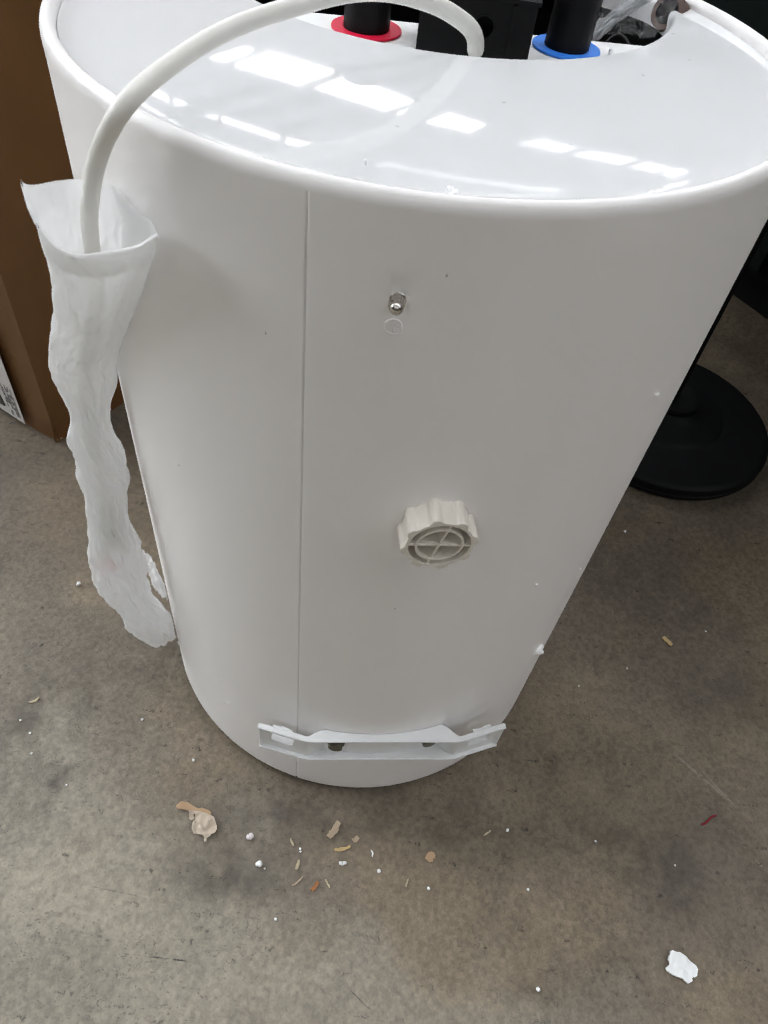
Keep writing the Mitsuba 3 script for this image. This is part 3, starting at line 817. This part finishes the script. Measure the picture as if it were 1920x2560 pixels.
tag('cardboard_box', 'tall brown cardboard box with a pale printed panel, left behind the heater', 'box')

# ------------------------------------------------------------------ table with a round iron base, right
TC = (0.460, 0.475)
prof = [(0.0, 0.0), (0.160, 0.0), (0.166, 0.003), (0.168, 0.008), (0.1675, 0.011), (0.1655, 0.0125), (0.1675, 0.014), (0.1685, 0.019), (0.1670, 0.025), (0.163, 0.029), (0.158, 0.0305),
        (0.154, 0.0302), (0.150, 0.0308), (0.120, 0.0335), (0.090, 0.0365), (0.086, 0.0395), (0.082, 0.042), (0.070, 0.0445), (0.055, 0.050), (0.046, 0.056), (0.043, 0.060), (0.0, 0.060)]
prof = [(r * 1.05, z) for r, z in prof]
put('pedestal_table__base', lathe(prof, 160, TC), 'mat_iron', smooth=28, label='round stepped black iron base')
put('pedestal_table__collar', lathe([(0.0, 0.060), (0.041, 0.060), (0.043, 0.063), (0.042, 0.068), (0.034, 0.072), (0.0, 0.072)], 64, TC), 'mat_iron', smooth=35)
put('pedestal_table__column', lathe([(0.0, 0.070), (0.0130, 0.070), (0.0130, 0.70), (0.0, 0.70)], 48, (TC[0] - 0.006, TC[1])), 'mat_iron', smooth=35)
put('pedestal_table__added_tabletop', lathe([(0.0, 0.70), (0.415, 0.70), (0.42, 0.704), (0.42, 0.722), (0.415, 0.727), (0.0, 0.727)], 128, (TC[0] + 0.0, TC[1])), 'mat_cabinet', smooth=30)  # unseen top, added and sized to shade the floor on the right
tag('pedestal_table', 'black pedestal table on a round iron base, right behind the water heater', 'table')

# ------------------------------------------------------------------ black cabinet in the right background
cd = np.array([0.592, -0.806, 0.0])
cn = np.array([0.806, 0.592, 0.0])
co = np.array([0.6628, 0.8913, 0.0]) - cd * 0.9 + cn * 0.01
put('cabinet__carcass', slab(co + UP * 0.09 - cn * 0.03, cd, cn, UP, 1.9, 0.6, 0.62), 'mat_cabinet', smooth=False)
put('cabinet__plinth', slab(co + cn * 0.03, cd, cn, UP, 1.9, 0.5, 0.092), 'mat_cabinet', smooth=False)
for k in range(2):
    put('cabinet__door', slab(co + UP * 0.11 - cn * 0.049 + cd * (0.02 + 0.95 * k), cd, cn, UP, 0.92, 0.018, 0.56), 'mat_cabinet' if k else 'mat_cabinet_green', smooth=False)
tag('cabinet', 'low black cabinet in the dark background on the right', 'cabinet')


# ------------------------------------------------------------------ debris
def bead_cluster(n, size, seed, spread=0.8, flatten=0.8):
    r = np.random.default_rng(seed)
    man = m3.Manifold()
    for k in range(n):
        q = size * (0.55 + 0.35 * r.random())
        o = (r.random(3) - 0.5) * size * 2 * spread * (n > 1)
        man = man + m3.Manifold.sphere(q, 20).translate([o[0], o[1], o[2] * flatten])
    g = tri(man)
    g.vertices += (meshkit.fbm(g.vertices / size * 1.5 + seed, 3, seed)[:, None] - 0.5) * size * 0.25
    return g


def floor_thing(name, mesh, mat, x, y, label, cat, group=None, smooth=30, rot=0.0):
    g = mesh.copy()
    g.apply_transform(trimesh.transformations.rotation_matrix(rot, [0, 0, 1]))
    g.apply_translation([x, y, 0.0002 - g.vertices[:, 2].min()])
    put(name, g, mat, smooth, label, cat, group)


FG = 'crumbs of white foam on the floor'
foam_list = [  # x, y, beads, bead radius, label
    (-0.0741, -0.2866, 6, .0032, 'pinkish white foam clump right of the torn tan paper'),
    (-0.0605, -0.3129, 3, .0030, 'upright white foam crumb nearest the lower edge of the pinkish clump'),
    (0.0258, -0.2996, 4, .0026, 'bone shaped white foam crumb below the tan slivers'),
    (0.0640, -0.3013, 1, .0026, 'round white foam bead right of the bone shaped crumb'),
    (0.1171, -0.3105, 1, .0026, 'round white foam bead below the square tan chip'),
    (-0.2261, -0.1786, 1, .0022, 'tiny white foam bead left of the foot of the heater'),
    (-0.1558, -0.2161, 1, .0022, 'tiny white foam bead between the heater and the torn paper'),
    (0.2299, -0.3851, 1, .0026, 'flat white foam bead left of the big white flake'),
    (0.2212, -0.2973, 1, .0018, 'tiny white foam bead midway between the heater and the big flake'),
    (0.3834, -0.2505, 1, .0019, 'tiny white foam bead above the big white flake'),
    (0.1979, -0.2402, 2, .0020, 'small white foam crumb beside a thin sliver, right of the heater foot'),
    (0.2971, -0.2378, 1, .0014, 'specks of foam on the dark floor right of the heater foot'),
    (0.4704, 0.0609, 1, .0020, 'tiny white foam bead beside the ochre chip'),
    (0.3536, -0.0150, 2, .0015, 'tiny white foam crumb below the ochre chip'),
    (0.2892, -0.0508, 1, .0018, 'tiny white foam bead right of the bracket wing'),
    (0.3746, 0.2184, 1, .0028, 'white foam bead in front of the round iron base'),
    (-0.3632, -0.0131, 2, .0030, 'oblong white foam bead left of the hanging bag'),
    (-0.0204, -0.2926, 2, .0017, 'pair of tiny foam specks between the straw slivers'),
    (-0.0326, -0.3594, 1, .0020, 'pale foam bead below the rust brown sliver'),
    (-0.3581, -0.2007, 1, .0017, 'foam speck at the left edge of the picture, upper of three'),
    (-0.3416, -0.2134, 1, .0017, 'foam speck at the left edge of the picture, middle of three'),
    (-0.3304, -0.2353, 1, .0015, 'foam speck at the left edge of the picture, lower of three'),
    (-0.2807, -0.2628, 1, .0014, 'foam speck on the narrow dark stain at the left'),
    (-0.0533, -0.3150, 1, .0013, 'foam speck touching the upright white crumb'),
]
for i, (x, y, n, s, lb) in enumerate(foam_list):
    floor_thing('foam_crumb', bead_cluster(n, s, 20 + i), 'mat_foam_pink' if i == 0 else 'mat_foam', x, y, lb, 'foam crumb', FG, rot=i * 1.3)


def flake_mesh(poly, th, seed, curl=0.0015, res=0.0016):
    p = Polygon(poly)
    p = p.buffer(0.0003).buffer(-0.0003)
    c = np.array(p.centroid.coords[0])
    g = tri(extrude(p, th).refine_to_length(res))
    v = g.vertices
    xy = v[:, :2] - c
    q = np.c_[xy * 130, np.full(len(v), seed)]
    top = v[:, 2] > th / 2
    lift = curl * (meshkit.fbm(q * 0.8, 3, seed)) * 1.6
    g.vertices[:, 2] += lift + np.where(top, 0.25 * th * (meshkit.fbm(q * 3, 3, seed + 1) - 0.5), 0)
    return g, c


tan = [(-0.1591, -0.2686), (-0.1549, -0.2632), (-0.1482, -0.263), (-0.1407, -0.2659), (-0.1363, -0.2676), (-0.1311, -0.2664), (-0.1253, -0.2675), (-0.1212, -0.2695), (-0.1208, -0.2725), (-0.1261, -0.2718), (-0.1323, -0.2708), (-0.1437, -0.2717), (-0.1459, -0.2711), (-0.1572, -0.2712)]
pbody = [(-0.144, -0.2721), (-0.1386, -0.2706), (-0.1283, -0.271), (-0.1208, -0.2725), (-0.1164, -0.2745), (-0.1111, -0.2827), (-0.1107, -0.2856), (-0.1116, -0.2895), (-0.1149, -0.2918), (-0.1158, -0.2941), (-0.1189, -0.2953), (-0.1182, -0.2992), (-0.1204, -0.2995), (-0.1216, -0.2953), (-0.124, -0.2934), (-0.1338, -0.293), (-0.136, -0.2893), (-0.1371, -0.2828), (-0.1355, -0.2788), (-0.1373, -0.2738), (-0.1388, -0.274), (-0.1363, -0.2785), (-0.1388, -0.2808), (-0.1418, -0.2797)]
g1, _ = flake_mesh(tan, 0.0006, 3, 0.0025, 0.001)
g1.vertices[:, 2] += 0.0035 + 0.10 * np.clip(-0.144 - g1.vertices[:, 0], 0, None)
g2, _ = flake_mesh(pbody, 0.0008, 8, 0.0085, 0.0008)
g2.vertices[:, 2] += 0.0004
put('torn_paper__layer', g2, 'mat_paper', 35, label='pale crumpled layer of the torn paper')
put('torn_paper__flap', g1, 'mat_tan', 35, label='tan flap curling off the torn paper')
tag('torn_paper', 'torn piece of tan packing paper with a curled flap, left in front of the heater', 'paper scrap')

flk = [(0.3668, -0.3343), (0.3707, -0.3354), (0.3744, -0.3353), (0.38, -0.3378), (0.3839, -0.3411), (0.3886, -0.3443), (0.3905, -0.3484), (0.3888, -0.3542), (0.3864, -0.3557), (0.385, -0.355), (0.3838, -0.3571), (0.3841, -0.3589), (0.3793, -0.3616), (0.3766, -0.3605), (0.374, -0.3583), (0.3642, -0.3556), (0.3594, -0.3531), (0.359, -0.3506), (0.3628, -0.3473), (0.3627, -0.3451), (0.3619, -0.3427), (0.3635, -0.3393), (0.3647, -0.3385), (0.3651, -0.3355)]
g3, _ = flake_mesh(flk, 0.0026, 5, 0.0032, 0.0012)
g3.vertices[:, 2] += 0.0004
put('foam_flake', g3, 'mat_foam', 40, 'large ragged white foam flake lying alone at the lower right', 'foam flake')


def sliver(l, w, th, bend, seed, taper=0.5):
    """A torn sliver of board: ragged sides, blunt broken ends, a slight curl."""
    r = np.random.default_rng(seed + 100)
    n = 9
    t = np.linspace(-1, 1, n) + np.r_[0, (r.random(n - 2) - 0.5) * 0.15, 0]
    ww = w * (1 - taper * np.abs(t) ** 3) * (0.65 + 0.6 * r.random(n))
    wb = w * (1 - taper * np.abs(t) ** 3) * (0.65 + 0.6 * r.random(n))
    c = np.c_[t * l, bend * l * (t ** 2 - 0.4)]
    up = c + np.c_[(r.random(n) - 0.5) * 0.2 * l, ww]
    dn = c - np.c_[(r.random(n) - 0.5) * 0.2 * l, wb]
    pl = Polygon(np.vstack([up, dn[::-1]])).buffer(0)
    if pl.geom_type != 'Polygon':
        pl = max(pl.geoms, key=lambda q: q.area)
    g = tri(extrude(pl, th * (0.8 + 0.8 * r.random())).refine_to_length(max(w * 0.7, 0.0010)))
    x, y = g.vertices[:, 0] / l, g.vertices[:, 1] / w
    g.vertices[:, 2] += l * (0.10 + 0.16 * r.random()) * (x - 0.3 * (r.random() - 0.5)) ** 2 + 0.0009 * (meshkit.fbm(np.c_[x * 3 + seed, y * 2, 0 * x], 3, seed) - 0.5) + 0.12 * w * y * (r.random() - 0.3)
    return g


chips = [  # x, y, half length, half width, rotation, bend, material, label
    (0.0109, -0.2678, .0110, .0038, 1.10, .05, 'mat_tan_pale', 'broad tan strip of card standing nearest the heater'),
    (0.0227, -0.2849, .0095, .0021, 0.32, .12, 'mat_ochre', 'ochre sliver lying aslant below the broad tan strip'),
    (0.0356, -0.2733, .0040, .0030, 0.7, .0, 'mat_tan_pale', 'small faded tan chip right of the broad strip'),
    (0.1169, -0.2796, .0058, .0050, 1.0, .0, 'mat_tan', 'square tan chip by itself right of the litter'),
    (-0.0306, -0.2860, .0045, .0012, 2.2, .0, 'mat_straw', 'thin straw sliver right of the pinkish foam clump'),
    (-0.0206, -0.3069, .0055, .0018, 1.45, .0, 'mat_straw', 'straw sliver standing upright in the middle of the litter'),
    (-0.0173, -0.3222, .0075, .0012, 0.85, .1, 'mat_tan_pale', 'long thin tan sliver left of the rust brown one'),
    (0.0006, -0.3247, .0060, .0024, 1.05, .0, 'mat_rust', 'rust brown sliver at the lower edge of the litter'),
    (0.0131, -0.3203, .0055, .0011, 2.25, .0, 'mat_straw', 'thin pale sliver right of the rust brown one'),
    (0.0942, -0.3083, .0042, .0010, 1.4, .0, 'mat_straw', 'short straw sliver between two round beads'),
    (0.0548, -0.2848, .0040, .0009, 1.9, .3, 'mat_foam', 'whitish curl above the round white bead'),
    (-0.3531, -0.1757, .0065, .0016, 0.7, .25, 'mat_straw', 'yellowish curved sliver near the left edge of the picture'),
    (0.4141, 0.0361, .0085, .0034, 2.25, .25, 'mat_ochre', 'curved ochre chip alone on the floor right of the heater'),
    (0.1767, -0.2467, .0055, .0010, 0.7, .0, 'mat_straw', 'thin sliver beside the small crumb right of the heater foot'),
]
for i, (x, y, l, w, ro, be, mt, lb) in enumerate(chips):
    floor_thing('card_sliver', sliver(l * 0.92, w * 0.9, 0.0009, be, i, 0.25 if w > .002 else 0.5), mt, x, y, lb, 'sliver', 'slivers of card and straw on the floor', rot=ro)
thr = np.array([(0.4210, -0.2015, .0008), (0.4270, -0.1985, .0012), (0.4320, -0.1935, .0010), (0.4400, -0.1890, .0008)])
put('red_thread', tube(catmull(thr, 24), 0.0011, 8), 'mat_red_thread', True, 'short dark red thread on the floor at the right', 'thread')

# crumbs clinging to the heater
SG = 'foam crumbs clinging to the heater'


def shell_crumb(az, z, n, s, seed, lb, flatten=0.8, drop=0.0):
    g = bead_cluster(n, s, seed)
    M = frame(az, R + s * 0.5, z)
    put('clinging_crumb', moved(g, M), 'mat_foam', 30, lb, 'foam crumb', SG)


shell_crumb(-41.9, 0.5453, 2, .0015, 71, 'double white foam bead clinging to the right side of the heater')
shell_crumb(-35.8, 0.2045, 8, .0042, 72, 'rough white foam lump clinging to the lower right side of the heater')
shell_crumb(-125.0, 0.4533, 1, .0010, 73, 'speck of foam clinging to the left side of the heater beside the bag')
shell_crumb(-122.4, 0.1583, 1, .0010, 74, 'upper foam speck clinging low on the left of the heater')
shell_crumb(-120.8, 0.1123, 1, .0018, 75, 'foam bead clinging low on the left of the heater, left of the bracket')
shell_crumb(-145.3, 0.1032, 2, .0019, 76, 'foam crumb clinging to the heater beside the bottom of the bag')
shell_crumb(-52.6, 0.3726, 1, .0013, 77, 'foam speck clinging to the heater below and right of the knob')
shell_crumb(-35.0, 0.3373, 1, .0012, 78, 'foam speck clinging to the right edge of the heater above the lump')
for x, y, n, s, sd, lb in ((0.0215, -0.2125, 4, .0020, 81, 'white foam crumb lying on the front rim of the lid'), (-0.018, -0.196, 2, .0011, 82, 'tiny foam crumb on the lid near the front rim'),
                           (0.1105, -0.1835, 2, .0012, 83, 'tiny foam crumb on the rim at the right')):
    g = bead_cluster(n, s, sd)
    g.apply_translation([x, y, H - 0.0035 + s * 0.6])
    put('clinging_crumb', g, 'mat_foam', 30, lb, 'foam crumb', SG)
g = bead_cluster(3, .0020, 84)
g.apply_translation([0.116, 0.052, ZP + 0.0022])
put('clinging_crumb', g, 'mat_foam', 30, 'oblong foam crumb on the white plate right of the blue ring', 'foam crumb', SG)
